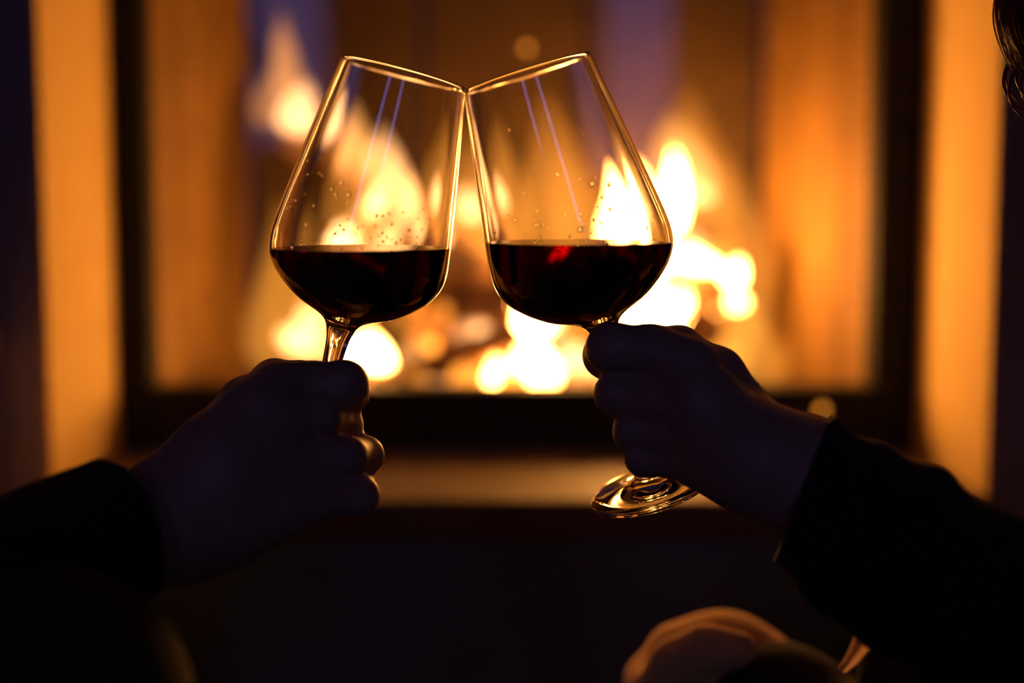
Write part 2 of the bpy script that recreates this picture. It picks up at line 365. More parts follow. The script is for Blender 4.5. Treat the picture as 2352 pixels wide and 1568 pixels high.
for a, b in ((0, .2), (.2, .62), (.62, 1)):
    L_ = lambda u: (xi0 - .002 + (xb0 - xi0) * u, YF + (Y_BACK - YF) * u); R_ = lambda u: (xi1 + .002 + (xb1 - xi1) * u, YF + (Y_BACK - YF) * u)
    panel(L_(a), L_(b), ZF, 1.24, .03); panel(R_(a), R_(b), ZF, 1.24, .03)
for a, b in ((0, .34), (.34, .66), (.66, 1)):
    panel((xb0 + (xb1 - xb0) * a, Y_BACK), (xb0 + (xb1 - xb0) * b, Y_BACK), ZF, 1.24, .03, m='back_lining')
fobj('firebox_floor', boxes(((xi0 - .02, YF, ZF - .02), (xi1 + .02, Y_BACK, ZF))), M['iron'])
fobj('baffle_plate', boxes(((xi0 - .02, YF, 1.245), (xi1 + .02, Y_BACK + .03, 1.26))), M['iron'])

# ------------------------------------------------------------------ fire
def log(a, b, r, bark, label, seed):
    rnd = random.Random(seed); a, b = Vector(a), Vector(b); t = thing('firewood_log', label, 'log', (a + b) / 2)
    n = 9; pts = [a.lerp(b, i / n) - t.location for i in range(n + 1)]; off = [Vector((rnd.uniform(-1, 1), rnd.uniform(-1, 1), rnd.uniform(-1, 1))) * r * .10 for _ in pts]
    bm = bmesh.new(); tube(bm, [p + o for p, o in zip(pts, off)], [r * rnd.uniform(.90, 1.08) for _ in pts], 18, False)
    for v in bm.verts: v.co += Vector((rnd.uniform(-1, 1), rnd.uniform(-1, 1), rnd.uniform(-1, 1))) * r * .05
    obj('bark', bm, bark, t)
    d = (b - a).normalized()
    for k, s in ((0, -1), (n, 1)):
        bm = bmesh.new(); c = pts[k] + off[k]
        tube(bm, [c - d * s * .004, c + d * s * .0015], [r * .93, r * .88], 18, True); obj('cut_end', bm, M['cut_wood'], t, False)
    return t
log(pt(690, 300, 1.19), pt(1120, 630, 1.12), .036, M['birch'], 'pale bark log leaning diagonally behind the left glass', 1)
log(pt(820, 640, 1.10), pt(1190, 700, 1.08), .030, M['bark'], 'charred log lying across the fire below and between the bowls', 2)
log(pt(860, 905, 1.00), pt(1190, 780, 1.04), .026, M['bark'], 'charred log sloping up from the left hand to the fire centre', 3)
log(pt(1330, 720, 1.12), pt(1700, 600, 1.13), .030, M['bark'], 'charred log sloping behind the right glass and right hand', 4)
log(pt(640, 890, 1.03), pt(1010, 900, 1.06), .030, M['bark'], 'charred log on the firebox floor behind the left hand', 5)
log(pt(1080, 905, 1.10), pt(1640, 880, 1.08), .032, M['bark'], 'charred log on the firebox floor behind the right hand', 6)

for x_, lab in ((-.10, 'charred cross log lying front to back under the log between the bowls'), (.085, 'charred cross log lying front to back behind the right index finger'), (.24, 'charred cross log lying front to back behind the right wrist')):
    log((x_, 1.05, .535), (x_ + .015, 1.24, .53), .028, M['bark'], lab, int(x_ * 100) + 50)

def flame_mesh(seed):
    rnd = random.Random(seed); n, m = 16, 14; bm = bmesh.new(); rings = []
    ph = rnd.uniform(0, 6.3); ph2 = rnd.uniform(0, 6.3)
    for i in range(m):
        t = i / (m - 1)
        r = .5 * (math.sin(PI * min(1, (t * .96 + .04)) ** .62)) ** .85 if i < m - 1 else 0
        c = Vector((.16 * math.sin(t * 4 + ph) * t, .12 * math.sin(t * 3.3 + ph2) * t, t))
        if i in (0, m - 1): rings.append([bm.verts.new(c)])
        else: rings.append([bm.verts.new(c + Vector((math.cos(2 * PI * k / n) * r * (1 + .16 * math.sin(3 * k * 2 * PI / n + ph + 4 * t)), math.sin(2 * PI * k / n) * r, 0))) for k in range(n)])
    for a, b in zip(rings, rings[1:]):
        for k in range(n):
            j = (k + 1) % n
            if len(a) == 1: bm.faces.new((a[0], b[k], b[j]))
            elif len(b) == 1: bm.faces.new((a[k], a[j], b[0]))
            else: bm.faces.new((a[k], a[j], b[j], b[k]))
    bmesh.ops.recalc_face_normals(bm, faces=bm.faces[:])
    me = bpy.data.meshes.new('flame'); bm.to_mesh(me); bm.free(); me.materials.append(M['flame'])
    me.polygons.foreach_set('use_smooth', [True] * len(me.polygons)); return me
FM = [flame_mesh(i) for i in range(6)]
fire = thing('fire', 'blazing wood fire of bright yellow flames inside the fireplace', 'fire', (0, 1.08, ZF))
def flame(px, base, top, wpx, y, s, lean=0):
    b = pt(px, base, y); s_ = mpp(y); h = (base - top) * s_; wd = wpx * s_
    o = bpy.data.objects.new('flame', FM[len(fire.children) % 6]); link(o, fire)
    o.matrix_parent_inverse = Matrix.Translation(-Vector(fire.location))
    o.location = b; o.scale = (wd, wd * .8, h); o.rotation_euler = (0, math.radians(lean), random.uniform(-.5, .5)); o.color = ((s * 2.4 if s > 5 else s) / 40, .35 if s > 5 else min(1, max(0, (s - .32) / .35)), 0, 1)
for a in (
    # right column
    (1542, 540, 335, 60, 1.08, 16, 0), (1552, 500, 250, 165, 1.14, .55, 3), (1440, 600, 365, 120, 1.10, 14, 6), (1492, 640, 440, 120, 1.06, 16, -3),
    (1595, 625, 560, 110, 1.06, 14, 6), (1688, 655, 590, 52, 1.06, 12, 0), (1480, 790, 620, 115, 1.08, 16, 0), (1690, 715, 650, 45, 1.04, 6, 0), (1545, 780, 700, 60, 1.12, 12, 4),
    (1600, 470, 400, 70, 1.12, 1.0, 0), (1585, 590, 510, 80, 1.12, .8, 0), (1420, 790, 690, 110, 1.10, 4, 0), (1640, 765, 705, 32, 1.1, 8, 0),
    # centre
    (1215, 780, 640, 95, 1.08, 14, 0), (1140, 890, 815, 62, 1.00, 10, 0), (1235, 895, 755, 110, 1.02, 14, 0), (1330, 890, 760, 120, 1.06, 2.2, 0), (1300, 770, 690, 150, 1.10, 3, 0),
    (1060, 810, 725, 130, 1.08, .7, 0), (1112, 800, 730, 70, 1.04, 1.6, 0), (1390, 900, 820, 70, 1.0, .8, 0),
    (1080, 625, 545, 80, 1.12, 4.5, 0), (1082, 510, 420, 70, 1.13, 1.5, 0), (1010, 580, 490, 80, 1.12, 3, 0),
    (960, 870, 740, 150, 1.07, .5, 0), (1085, 870, 760, 120, 1.06, .8, 0), (1040, 710, 620, 150, 1.12, .36, 0), (1610, 890, 690, 200, 1.13, .34, 0), (1720, 900, 640, 170, 1.14, .26, 0), (1562, 735, 640, 55, 1.1, 12, 0),
    (1590, 785, 710, 50, 1.1, 9, 0), (715, 865, 740, 140, 1.1, .6, 0), (985, 900, 850, 90, 1.0, .8, 0), (1060, 900, 845, 80, 1.0, 1.0, 0),
    # left
    (858, 850, 755, 85, 1.02, 16, 3), (808, 860, 765, 60, 1.00, 14, 0), (700, 815, 690, 95, 1.06, 1.5, 0), (662, 795, 740, 60, 1.02, 1.2, 0), (720, 740, 690, 90, 1.1, 1.0, 0),
    (780, 590, 510, 90, 1.08, 4, 0), (740, 590, 540, 60, 1.08, 2.5, 0), (865, 510, 415, 60, 1.08, 2.4, 0), (900, 590, 510, 80, 1.1, 1.2, 0),
    (770, 410, 225, 110, 1.12, .55, 8), (850, 440, 290, 120, 1.12, .85, 10), (925, 510, 350, 110, 1.1, .85, 5), (965, 540, 400, 90, 1.08, .9, 0),
    (690, 315, 175, 92, 1.10, 1.3, 0), (640, 880, 430, 150, 1.12, 0.272, 0), (760, 860, 560, 180, 1.14, 0.306, 0), (1680, 850, 330, 200, 1.14, 0.272, 0), (980, 800, 380, 220, 1.16, 0.238, 0), (830, 640, 230, 250, 1.16, .2, 0), (1080, 640, 260, 190, 1.16, .18, 0), (1250, 640, 200, 230, 1.16, 0.221, 0), (1330, 620, 330, 200, 1.15, 0.17, 0), (1120, 620, 300, 160, 1.15, 0.17, 0), (1600, 560, 180, 150, 1.16, 0.204, 0), (655, 250, 20, 65, 1.12, .34, 2), (620, 300, 140, 70, 1.14, .2, 0), (830, 560, 430, 100, 1.14, .5, 0)): flame(*a)  # the faint wide ones are veils added to brighten the back wall

# glowing coals
def coal_mesh(seed):
    rnd = random.Random(seed); bm = bmesh.new(); bmesh.ops.create_icosphere(bm, subdivisions=2, radius=1)
    for v in bm.verts: v.co *= rnd.uniform(.78, 1.12); v.co.z *= .8
    me = bpy.data.meshes.new('ember'); bm.to_mesh(me); bm.free(); me.materials.append(M['ember']); return me
CM = [coal_mesh(i) for i in range(5)]
def coal(p, r, s, label, group=None, name='ember', k=0):
    o = link(bpy.data.objects.new(name, CM[k % 5])); o.location = p; o.scale = (r, r, r); o.rotation_euler = (k * 1.3, k * .7, k * 2.1); o.color = (s / 20, 0, 0, 1)
    return tag(o, label, 'ember', group)
coals = []
for i, (px, py, r, s) in enumerate(((960, 880, .011, 1.0), (985, 885, .012, 1.3), (1015, 882, .013, 2.0), (1060, 878, .014, 2.2), (1085, 876, .012, 2.0), (1120, 885, .012, 4), (1160, 884, .012, 5),
        (1200, 885, .013, 4), (1245, 888, .013, 5), (1300, 886, .012, 1.4), (1350, 884, .012, 1.2), (1385, 880, .012, 1.2), (1420, 882, .012, 1.4), (1480, 880, .012, 1.2), (1540, 880, .012, 1.0),
        (900, 882, .011, .8), (850, 880, .012, 1.6), (800, 880, .012, 1.0), (740, 876, .012, .9), (690, 874, .012, 1.0))):
    coals.append((px, pt(px, py - 14, .985 + .02 * ((i * 7) % 3)), r, s * 1.5, i))
ORD = 'first second third fourth fifth sixth seventh eighth ninth tenth eleventh twelfth thirteenth fourteenth fifteenth sixteenth seventeenth eighteenth nineteenth twentieth'.split()
for n_, (px, p, r, s, i) in enumerate(sorted(coals, key=lambda c: c[0])):
    coal(p, r, s, f'{ORD[n_]} glowing coal from the left in the row along the fire front', 'glowing coals along the fire front', k=i)
for px, py, y, r, s, lab in ((990, 795, 1.02, .010, 6, 'pale round glow of an ember right of the left hand, above the sloping log'),
                             (1018, 717, 1.04, .010, 2.6, 'dull orange round glow of an ember on the log between the bowls'),
                             (955, 700, 1.04, .009, 3, 'pale ember glow just under the right side of the left bowl')):
    coal(pt(px, py, y), r, s, lab, k=int(px))
coal(pt(1210, 110, .95), .005, 2.6, 'single round glowing bead for a glint above the touching rims', name='glint_bead', k=2)  # glowing bead added for the reflection off a shiny knob
coal(pt(1888, 942, .852), .0055, 2.4, 'small orange glowing bead for a glint on the right of the hearth near the wrist', name='ember', k=3)  # likewise an added glowing bead for a knob's glint, not a coal

# ------------------------------------------------------------------ wine glasses
OUT = [(0, 142), (90, 158), (180, 173.5), (260, 187), (330, 198), (385, 205.5), (420, 207.5), (450, 202.5), (478, 188), (500, 168), (520, 145), (540, 116), (557, 80), (570, 56), (583, 41), (600, 33), (625, 27),
       (660, 24), (720, 21), (790, 18.5), (860, 17.5), (915, 19), (945, 25), (965, 41), (978, 75), (986, 112), (991, 140), (995, 146)]
U = .0002265
def make_glass(label, rim, foot_px, lean, scale, level_py, drops, seed):
    y0 = lambda t: -(t - 430) * U * scale * math.sin(math.radians(lean))
    A = pt(*rim, y0(0)); B = pt(*foot_px, y0(1000))
    ax = (A - B).normalized(); sc = (A - B).length / 1000
    k = scale * U                                             # metres per profile unit across
    q = Vector((0, 0, 1)).rotation_difference(ax)
    root = thing('wine_glass', label, 'wine glass', B); root.rotation_mode = 'QUATERNION'; root.rotation_quaternion = q
    Z = lambda t: (1000 - t) * sc
    outer = smooth_curve(OUT, 170)
    inner = [(t, r - (5.5 + 2.0 * min(1, max(0, (t - 60) / 380)))) for t, r in outer if t <= 520]
    inner += smooth_curve([(inner[-1][0] + 8, inner[-1][1] - 12), (541, 106), (555, 68), (564, 32), (567.5, 10)], 14) + [(568, 0)]
    bowl = [(r * k, Z(t)) for t, r in outer if t <= 606]
    ri, ro = inner[0][1], outer[0][1]
    prof = [(r * k, Z(t)) for t, r in inner[::-1]] + [((ri + .6) * k, Z(-1.6)), ((ri + ro) / 2 * k, Z(-2.4)), ((ro - .6) * k, Z(-1.6))] + [(r * k, Z(t)) for t, r in outer]
    prof += [(145.5 * k, Z(998)), (143 * k, Z(1000)), (110 * k, Z(998.5)), (60 * k, Z(995)), (0, Z(993))]
    bm = bmesh.new(); lathe(bm, prof, 160); obj('glass_body', bm, M['glass'], root)
    # drops and streaks of wine on the wall
    rnd = random.Random(seed); bm = bmesh.new(); inn = [(t, r) for t, r in inner]
    def wall(t):
        for (t0, r0), (t1, r1) in zip(outer, outer[1:]):
            if t0 <= t <= t1: return r0 + (r1 - r0) * (t - t0) / (t1 - t0 + 1e-9) - 7.5
        return 140
    def drop(t, x, r, st=1):
        R = wall(t); ph = math.asin(max(-.97, min(.97, x / R))); c = Vector((math.sin(ph) * R * k, -math.cos(ph) * R * k, Z(t)))
        nrm = Vector((math.sin(ph), -math.cos(ph), 0)); rot = Vector((0, 0, 1)).rotation_difference(nrm).to_matrix().to_4x4()
        bmesh.ops.create_icosphere(bm, subdivisions=2, radius=1, matrix=Matrix.Translation(c) @ Matrix.Diagonal((1, 1, st, 1)) @ rot @ Matrix.Diagonal((r, r, r * .32, 1)))
    for t, x, r, st in drops: drop(t, x, r * U, st)
    for _ in range(150):
        t = min(396, rnd.gauss(345, 55)); drop(t, rnd.uniform(-.9, .9) * wall(t), rnd.choice((1.3, 1.5, 2, 2.6, 3.6)) * U, rnd.choice((1, 1, 1.4)))
    d = obj('droplets', bm, M['glass'], root); d['kind'] = 'stuff'; d['label'] = 'tiny droplets clinging to the bowl'
    # wine: the inside of the bowl up to a level surface
    bm = bmesh.new(); wp = [((r + 1.2) * k, Z(t)) for t, r in inner if t >= 250] ; wp = [(0, wp[0][1])] + wp[:-1] + [(0, Z(569))]
    lathe(bm, wp, 160)
    mw = Matrix.Translation(B) @ q.to_matrix().to_4x4(); bmesh.ops.transform(bm, matrix=mw, verts=bm.verts)
    zl = pt(1176, level_py, 0).z
    g = bmesh.ops.bisect_plane(bm, geom=bm.verts[:] + bm.edges[:] + bm.faces[:], plane_co=(0, 0, zl), plane_no=(0, 0, 1), clear_outer=True)
    es = [e for e in g['geom_cut'] if isinstance(e, bmesh.types.BMEdge)]
    cap = bmesh.ops.edgeloop_fill(bm, edges=es)
    bmesh.ops.recalc_face_normals(bm, faces=bm.faces[:])
    vs = [v.co for v in bm.verts]; cc = Vector((sum(v.x for v in vs) / len(vs), sum(v.y for v in vs) / len(vs), min(v.z for v in vs)))
    bmesh.ops.translate(bm, vec=-cc, verts=bm.verts)
    o = obj('red_wine', bm, M['wine']); o.location = cc
    for p in o.data.polygons:
        if len(p.vertices) > 20: p.use_smooth = False
    # keep the level surface crisp against the round side
    o.data.set_sharp_from_angle(angle=math.radians(40))
    return root, o, (A, B, q, sc)
gl, wl, _ = make_glass('wine glass tilted right, held by the left hand, half full', (928, 167), (690, 1124), -7.5, 1.0, 569,
    [(330, -40, 3, 1), (420, -110, 5, 1.6), (410, -130, 4, 1.8), (395, -95, 3, 1), (340, -150, 4, 1), (360, 150, 3, 1.8), (385, 185, 4, 2)], 3)
tag(wl, 'dark red wine in the left glass', 'wine')
gr, wr, _ = make_glass('wine glass tilted left, held by the right hand, half full with its foot showing', (1210, 166), (1497, 1125), -8, 1.03, 556,
    [(250, 60, 6, 1), (262, 92, 5.5, 1.2), (300, 20, 4, 1), (330, 10, 6, 1), (380, 50, 5, 1.8), (280, 70, 4, 1), (310, 80, 5, 1.3), (320, 120, 4, 1), (95, -70, 3, 1), (300, -60, 3, 1)], 5)
tag(wr, 'dark red wine in the right glass', 'wine')

# ------------------------------------------------------------------ people
def fold_fn(ax_dir, amp, freq, seed):
    a = Vector(ax_dir).normalized(); rnd = random.Random(seed); o = [rnd.uniform(0, 6) for _ in range(6)]
    def f(X, Y, Z, h):
        u = X * a.x + Y * a.y + Z * a.z
        return amp * (np.sin(u * freq + 3 * np.sin(X * 31 + o[0]) + 2 * np.sin(Z * 37 + o[1])) + .6 * np.sin(u * freq * .47 + 4 * np.sin(Y * 23 + o[2]) + o[3] + Z * 30))
    return f
class PX:
    """joints given on the photograph: (px, py, y, radius in px) -> world point and radius"""
    def __init__(s, y0=0): s.y0 = y0
    def __call__(s, px, py, y, r): y = y + s.y0; return np.array(pt(px, py, y)), r * mpp(y)
def hand(F, J, palm, fingers, thumb):
    for ch in palm:
        q = [J(*j) for j in ch]; F.chain([a for a, _ in q], [r for _, r in q], .014)
    for i, ch in enumerate(fingers):
        q = [J(*j) for j in ch]; F.chain([a for a, _ in q], [r for _, r in q], .0045)
    q = [J(*j) for j in thumb]; F.chain([a for a, _ in q], [r for _, r in q], .006)
def nails(J, tips, root, m):
    for a, b in tips:
        (p0, r0), (p1, r1) = J(*a), J(*b); d = Vector(p1 - p0).normalized(); up = Vector((0, 1, 0)); up = (up - d * up.dot(d)).normalized(); x = d.cross(up)
        mt = Matrix((x, d, up)).transposed().to_4x4(); mt.translation = Vector(p1) + up * r1 * .86 + d * r1 * .25
        bm = bmesh.new(); bmesh.ops.create_uvsphere(bm, u_segments=12, v_segments=8, radius=1, matrix=mt @ Matrix.Diagonal((r1 * .62, r1 * .8, r1 * .18, 1)))
        child(root, 'fingernail', bm, m)

def head_field(F, c, face, s=1.0):
    """head of SDF pieces: c centre, face the facing direction"""
    c = Vector(c); f = Vector(face).normalized(); up = Vector((0, 0, 1)); sd = f.cross(up).normalized(); up = sd.cross(f)
    P = lambda a, b, d: c + (f * a + sd * b + up * d) * s
    F.ellipsoid(P(-.012, 0, .03), (.078 * s, .085 * s, .088 * s), .02)
    F.cone(P(.028, 0, -.02), P(.045, 0, -.085), .058 * s, .030 * s, .03)
    F.cone(P(.075, 0, .022), P(.098, 0, -.018), .007 * s, .012 * s, .012)             # nose
    F.cone(P(.060, -.04, .034), P(.060, .04, .034), .022 * s, .022 * s, .012)         # brow
    F.cone(P(.066, -.04, -.02), P(.066, -.03, -.02), .016 * s, .016 * s, .02); F.cone(P(.066, .04, -.02), P(.066, .03, -.02), .016 * s, .016 * s, .02)
    F.cone(P(.084, -.018, -.047), P(.084, .018, -.047), .006 * s, .006 * s, .006)     # lips
    F.cone(P(.083, -.015, -.058), P(.083, .015, -.058), .007 * s, .007 * s, .006)
    for q in (-1, 1): F.cone(P(-.012, q * .083, .02), P(-.006, q * .080, -.022), .014 * s, .009 * s, .008)
    return P

def sleeve_end(F, p, d, r):
    F.cut(p, d, near=Vector(p) + Vector(d).normalized() * .06, r=r)

# --- right person: left hand round the stem of the right glass
JR = PX()
R_palm = [[(1835, 1085, -.062, 108), (1725, 1020, -.054, 86), (1610, 900, -.044, 64), (1560, 838, -.036, 56)],
          [(1835, 1085, -.064, 110), (1730, 1040, -.058, 85), (1615, 960, -.048, 62)],
          [(1835, 1095, -.062, 105), (1730, 1060, -.058, 80), (1615, 1020, -.046, 58)],
          [(1830, 1105, -.058, 98), (1720, 1085, -.054, 72), (1600, 1068, -.044, 50)]]
R_index = [(1585, 832, -.040, 60), (1500, 803, -.032, 56), (1404, 798, -.026, 55), (1394, 816, -.008, 52), (1412, 826, .006, 44), (1440, 830, .012, 38)]
R_mid = [(1612, 950, -.048, 56), (1520, 918, -.036, 53), (1414, 905, -.026, 47), (1420, 912, -.006, 43), (1455, 915, .008, 40)]
R_ring = [(1612, 1015, -.046, 54), (1540, 1000, -.038, 46), (1456, 992, -.028, 45), (1455, 998, -.010, 41), (1490, 1000, .004, 38)]
R_pinky = [(1595, 1062, -.044, 48), (1550, 1058, -.038, 40), (1478, 1054, -.030, 39), (1480, 1056, -.016, 36), (1510, 1055, -.002, 33)]
R_thumb = [(1778, 1032, -.050, 72), (1648, 858, -.026, 58), (1560, 802, -.002, 50), (1490, 796, .006, 46), (1440, 790, .008, 40)]
wrist = Vector(pt(1832, 1090, -.062)); elbow = Vector((.345, -.195, .432)); sh = Vector((.44, -.14, .66)); sh2 = Vector((.74, -.20, .66))
pelvis = Vector((.50, -.18, .13)); chest = Vector((.585, -.20, .50)); neck = Vector((.555, -.13, .715)); hd = Vector((.41, .0, .855))
hipL, hipR = Vector((.40, -.13, .13)), Vector((.60, -.15, .13))
kneeL = Vector(pt(1650, 1634, .18)); ankL = Vector((.125, .29, .08)); toeL = Vector((.12, .43, .035))
kneeR = Vector((.62, .12, .42)); ankR = Vector((.60, .22, .08)); toeR = Vector((.60, .37, .035))
elbow2 = Vector((.86, -.22, .42)); wr2 = Vector((.74, -.04, .33))

rp = thing('person', 'person on the right in loose dark sweater and tan trousers, curly hair, raising a glass', 'person', (pelvis.x, pelvis.y, 0))
def hair_glow(m):
    N = m.node_tree.nodes; L = m.node_tree.links.new; b = N['Principled BSDF']; o = [n for n in N if n.type == 'OUTPUT_MATERIAL'][0]
    t = N.new('ShaderNodeBsdfTranslucent'); t.inputs[0].default_value = (.42, .15, .05, 1); mx = N.new('ShaderNodeMixShader'); mx.inputs[0].default_value = .4
    L(b.outputs[0], mx.inputs[1]); L(t.outputs[0], mx.inputs[2]); L(mx.outputs[0], o.inputs[0])
hair_glow(M['hair'])
def child(root, name, me, m, label=None):
    o = obj(name, me, m, None, False) if isinstance(me, bpy.types.Mesh) else obj(name, me, m)
    o.parent = root; o.matrix_parent_inverse = Matrix.Translation(-Vector(root.location))
    if label: o['label'] = label
    return o
def body(F, arm, torso, head, face, legs, arm2, hand_args, J, s=1.0):
    w_, e_, s_ = arm
    F.chain([w_, w_.lerp(e_, .35), e_], [.026, .0275, .030], .02); F.chain([e_, s_], [.032, .046], .02)
    pel, ch, nk = torso
    F.chain([pel, pel.lerp(ch, .5), ch], [.13, .12, .125], .05); F.chain([s_, ch.lerp(nk, .45), arm2[0]], [.055, .085, .055], .04)
    F.chain([nk - Vector((0, 0, .05)), head - Vector((0, 0, .06))], [.058, .052], .03)
    F.chain([arm2[0], arm2[1], arm2[2]], [.055, .043, .028], .02)
    for hip, kn, an, toe in legs:
        F.chain([hip, kn], [.085, .048], .03); F.chain([kn, kn.lerp(an, .35), an], [.048, .046, .032], .02); F.chain([an, toe], [.034, .026], .02)
    P = head_field(F, head, face, s)
    hand(F, J, *hand_args); return P
fx = axis([(-.02, .028, .006), (.028, .165, .0016), (.165, .26, .004), (.26, 1.0, .010)])
fy = axis([(-.46, -.12, .010), (-.12, -.095, .004), (-.095, .03, .0016), (.03, .48, .010)])
fz = axis([(-.01, .52, .010), (.52, .655, .0016), (.655, .72, .006), (.72, 1.02, .006)])
F = Field(fx, fy, fz)
face_r = Vector((-.45, .85, -.05))
PR = body(F, (wrist, elbow, sh), (pelvis, chest, neck), hd, face_r, ((hipL, kneeL, ankL, toeL), (hipR, kneeR, ankR, toeR)), (sh2, elbow2, wr2),
     (R_palm, [R_index, R_mid, R_ring, R_pinky], R_thumb), JR)
child(rp, 'body', F.mesh('body'), M['skin_r'])

def clothes(F, cuff, r0, arm, torso, arm2, hem_r, seed, wide=.053, cutn=None):
    """loose sweater: a wide sleeve ending in an open cuff, body and second sleeve"""
    w_, e_, s_ = arm; pel, ch, nk = torso; d = (e_ - cuff).normalized(); fo = fold_fn(d, .0016, 150, seed); fo2 = fold_fn((.3, .2, 1), .003, 120, seed + 1)
    F.chain([cuff - d * .02, cuff.lerp(e_, .18), cuff.lerp(e_, .55), e_], [r0, r0 + .006, .5 * (r0 + wide) + .001, wide], .01, fo); F.chain([e_, s_], [wide, .072], .02, fo)
    F.chain([arm2[0], arm2[1], arm2[2]], [.070, .058, .045], .02, fo2)
    F.chain([pel, pel.lerp(ch, .5), ch], [hem_r, .145, .145], .05, fo2); F.chain([s_, ch.lerp(nk, .45), arm2[0]], [.07, .10, .07], .04, fo2)
    F.cone(ch, nk, .10, .066, .03)
    F.cut(nk + Vector((0, 0, .012)), (0, .1, 1), r=.13)
    F.cut(cuff, cutn or -d, near=cuff - d * .04, r=.062); F.hole(cuff - d * .03, cuff + d * .022, r0 - .004, r0 - .004)
def cut_plane(a, b, y):
    a, b = Vector(pt(*a, y)), Vector(pt(*b, y)); n = (b - a).cross(((a + b) / 2 - CAM)).normalized(); return n if n.x < 0 else -n
def trousers(F, pel, legs, k=0.012, seed=1, kr=.053):
    fo = fold_fn((.6, .3, .7), .0013, 80, seed)
    F.cone(pel + Vector((-.05, 0, 0)), pel + Vector((.05, 0, 0)), .122, .122, .03)
    for hip, kn, an, toe in legs:
        F.chain([hip, kn], [.095, kr], .02, fo); F.chain([kn, kn.lerp(an, .4), an], [kr, .055, .046], .015, fo)
def sock(root, an, toe, m):
    bm = bmesh.new(); d = (toe - an); hl = an + Vector((0, -.035, -.035))
    F_ = Field(axis([(an.x - .09, an.x + .09, .006)]), axis([(an.y - .12, toe.y + .08, .006)]), axis([(-.003, .19, .006)]))
    F_.chain([an + Vector((0, 0, .07)), an, hl], [.040, .042, .038], .02); F_.chain([an, toe], [.042, .034], .02); F_.chain([hl, toe], [.036, .034], .02)
    F_.cut((an.x, an.y, .001), (0, 0, -1), r=.3)
    child(root, 'sock', F_.mesh('sock'), m)
# right person's clothes
cuffR = Vector(pt(1842, 1120, -.062))
F = Field(axis([(.06, .26, .003), (.26, 1.0, .011)]), axis([(-.50, -.25, .011), (-.25, .30, .004)]), axis([(.03, .27, .011), (.27, .63, .003), (.63, .80, .009)]))
clothes(F, cuffR, .0355, (wrist, elbow, sh), (pelvis, chest, neck), (sh2, elbow2, wr2), .15, 4, cutn=cut_plane((1905, 968), (1787, 1265), -.062))
# the loose hem lies over the thigh
th = [kneeL.lerp(hipL, t) for t in (.10, .4, .9)]
F.chain(th, [.079, .09, .12], .02, fold_fn((.5, .2, -.6), .002, 110, 9))
dr = [(pt(2105, 1545, .10), 120 * mpp(.10)), (pt(2330, 1560, .04), 190 * mpp(.04)), (chest.lerp(pelvis, .5), .11)]
F.chain([a for a, _ in dr], [r for _, r in dr], .03, fold_fn((.5, .2, -.6), .002, 110, 10))
ca, cb = Vector(pt(1764, 1400, .17)), Vector(pt(1694, 1500, .17)); ray = ((ca + cb) / 2 - CAM).normalized()
nrm = (cb - ca).cross(ray).normalized(); nrm = nrm if nrm.x < 0 else -nrm
F.cut(ca, nrm, near=(.14, .17, .33), r=.14)
child(rp, 'sweater', F.mesh('sweater'), M['knit'], 'loose black knitted sweater')
F = Field(axis([(.03, .25, .004), (.25, .80, .010)]), axis([(-.42, 0, .010), (0, .27, .004), (.27, .42, .010)]), axis([(-.005, .26, .010), (.26, .52, .004)]))
trousers(F, pelvis, ((hipL, kneeL, ankL, toeL), (hipR, kneeR, ankR, toeR)), seed=5, kr=.0625)
for rd, r in ((((1490, 1600, .150), (1545, 1520, .138), (1620, 1486, .128), (1700, 1488, .122)), .010),):
    F.chain([pt(*q) for q in rd], [r] * len(rd), .018)
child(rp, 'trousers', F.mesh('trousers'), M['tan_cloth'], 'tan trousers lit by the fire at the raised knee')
for an, to in ((ankL, toeL), (ankR, toeR)): sock(rp, an, to, M['black_cloth'])
# a tan shirt tail showing below the sweater
def ribbon(rows, thick):
    bm = bmesh.new(); vs = []
    for r in rows: vs.append([bm.verts.new(p) for p in r])
    for a, b in zip(vs, vs[1:]):
        for i in range(len(a) - 1): bm.faces.new((a[i], a[i + 1], b[i + 1], b[i]))
    bmesh.ops.recalc_face_normals(bm, faces=bm.faces[:]); bmesh.ops.solidify(bm, geom=bm.faces[:], thickness=thick); return bm
mid = [(1935, 1540), (1960, 1510), (1985, 1468), (2015, 1430), (2055, 1402), (2085, 1380)]
rows = []; y_r = (.05, .07, .095, .12, .145, .165)
for i, (x, y) in enumerate(mid):
    wd = (14, 22, 30, 36, 40, 40)[i]
    rows.append([pt(x + wd * u * .62, y + wd * u * .5 , y_r[i] - .016 * u + .006 * math.cos(u * 3.2)) for u in (-1, -.6, -.2, .2, .6, 1)])
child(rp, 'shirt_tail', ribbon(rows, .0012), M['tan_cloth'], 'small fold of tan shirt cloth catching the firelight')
nails(JR, [c[-2:] for c in (R_index, R_mid, R_ring, R_pinky, R_thumb)], rp, M['nail'])

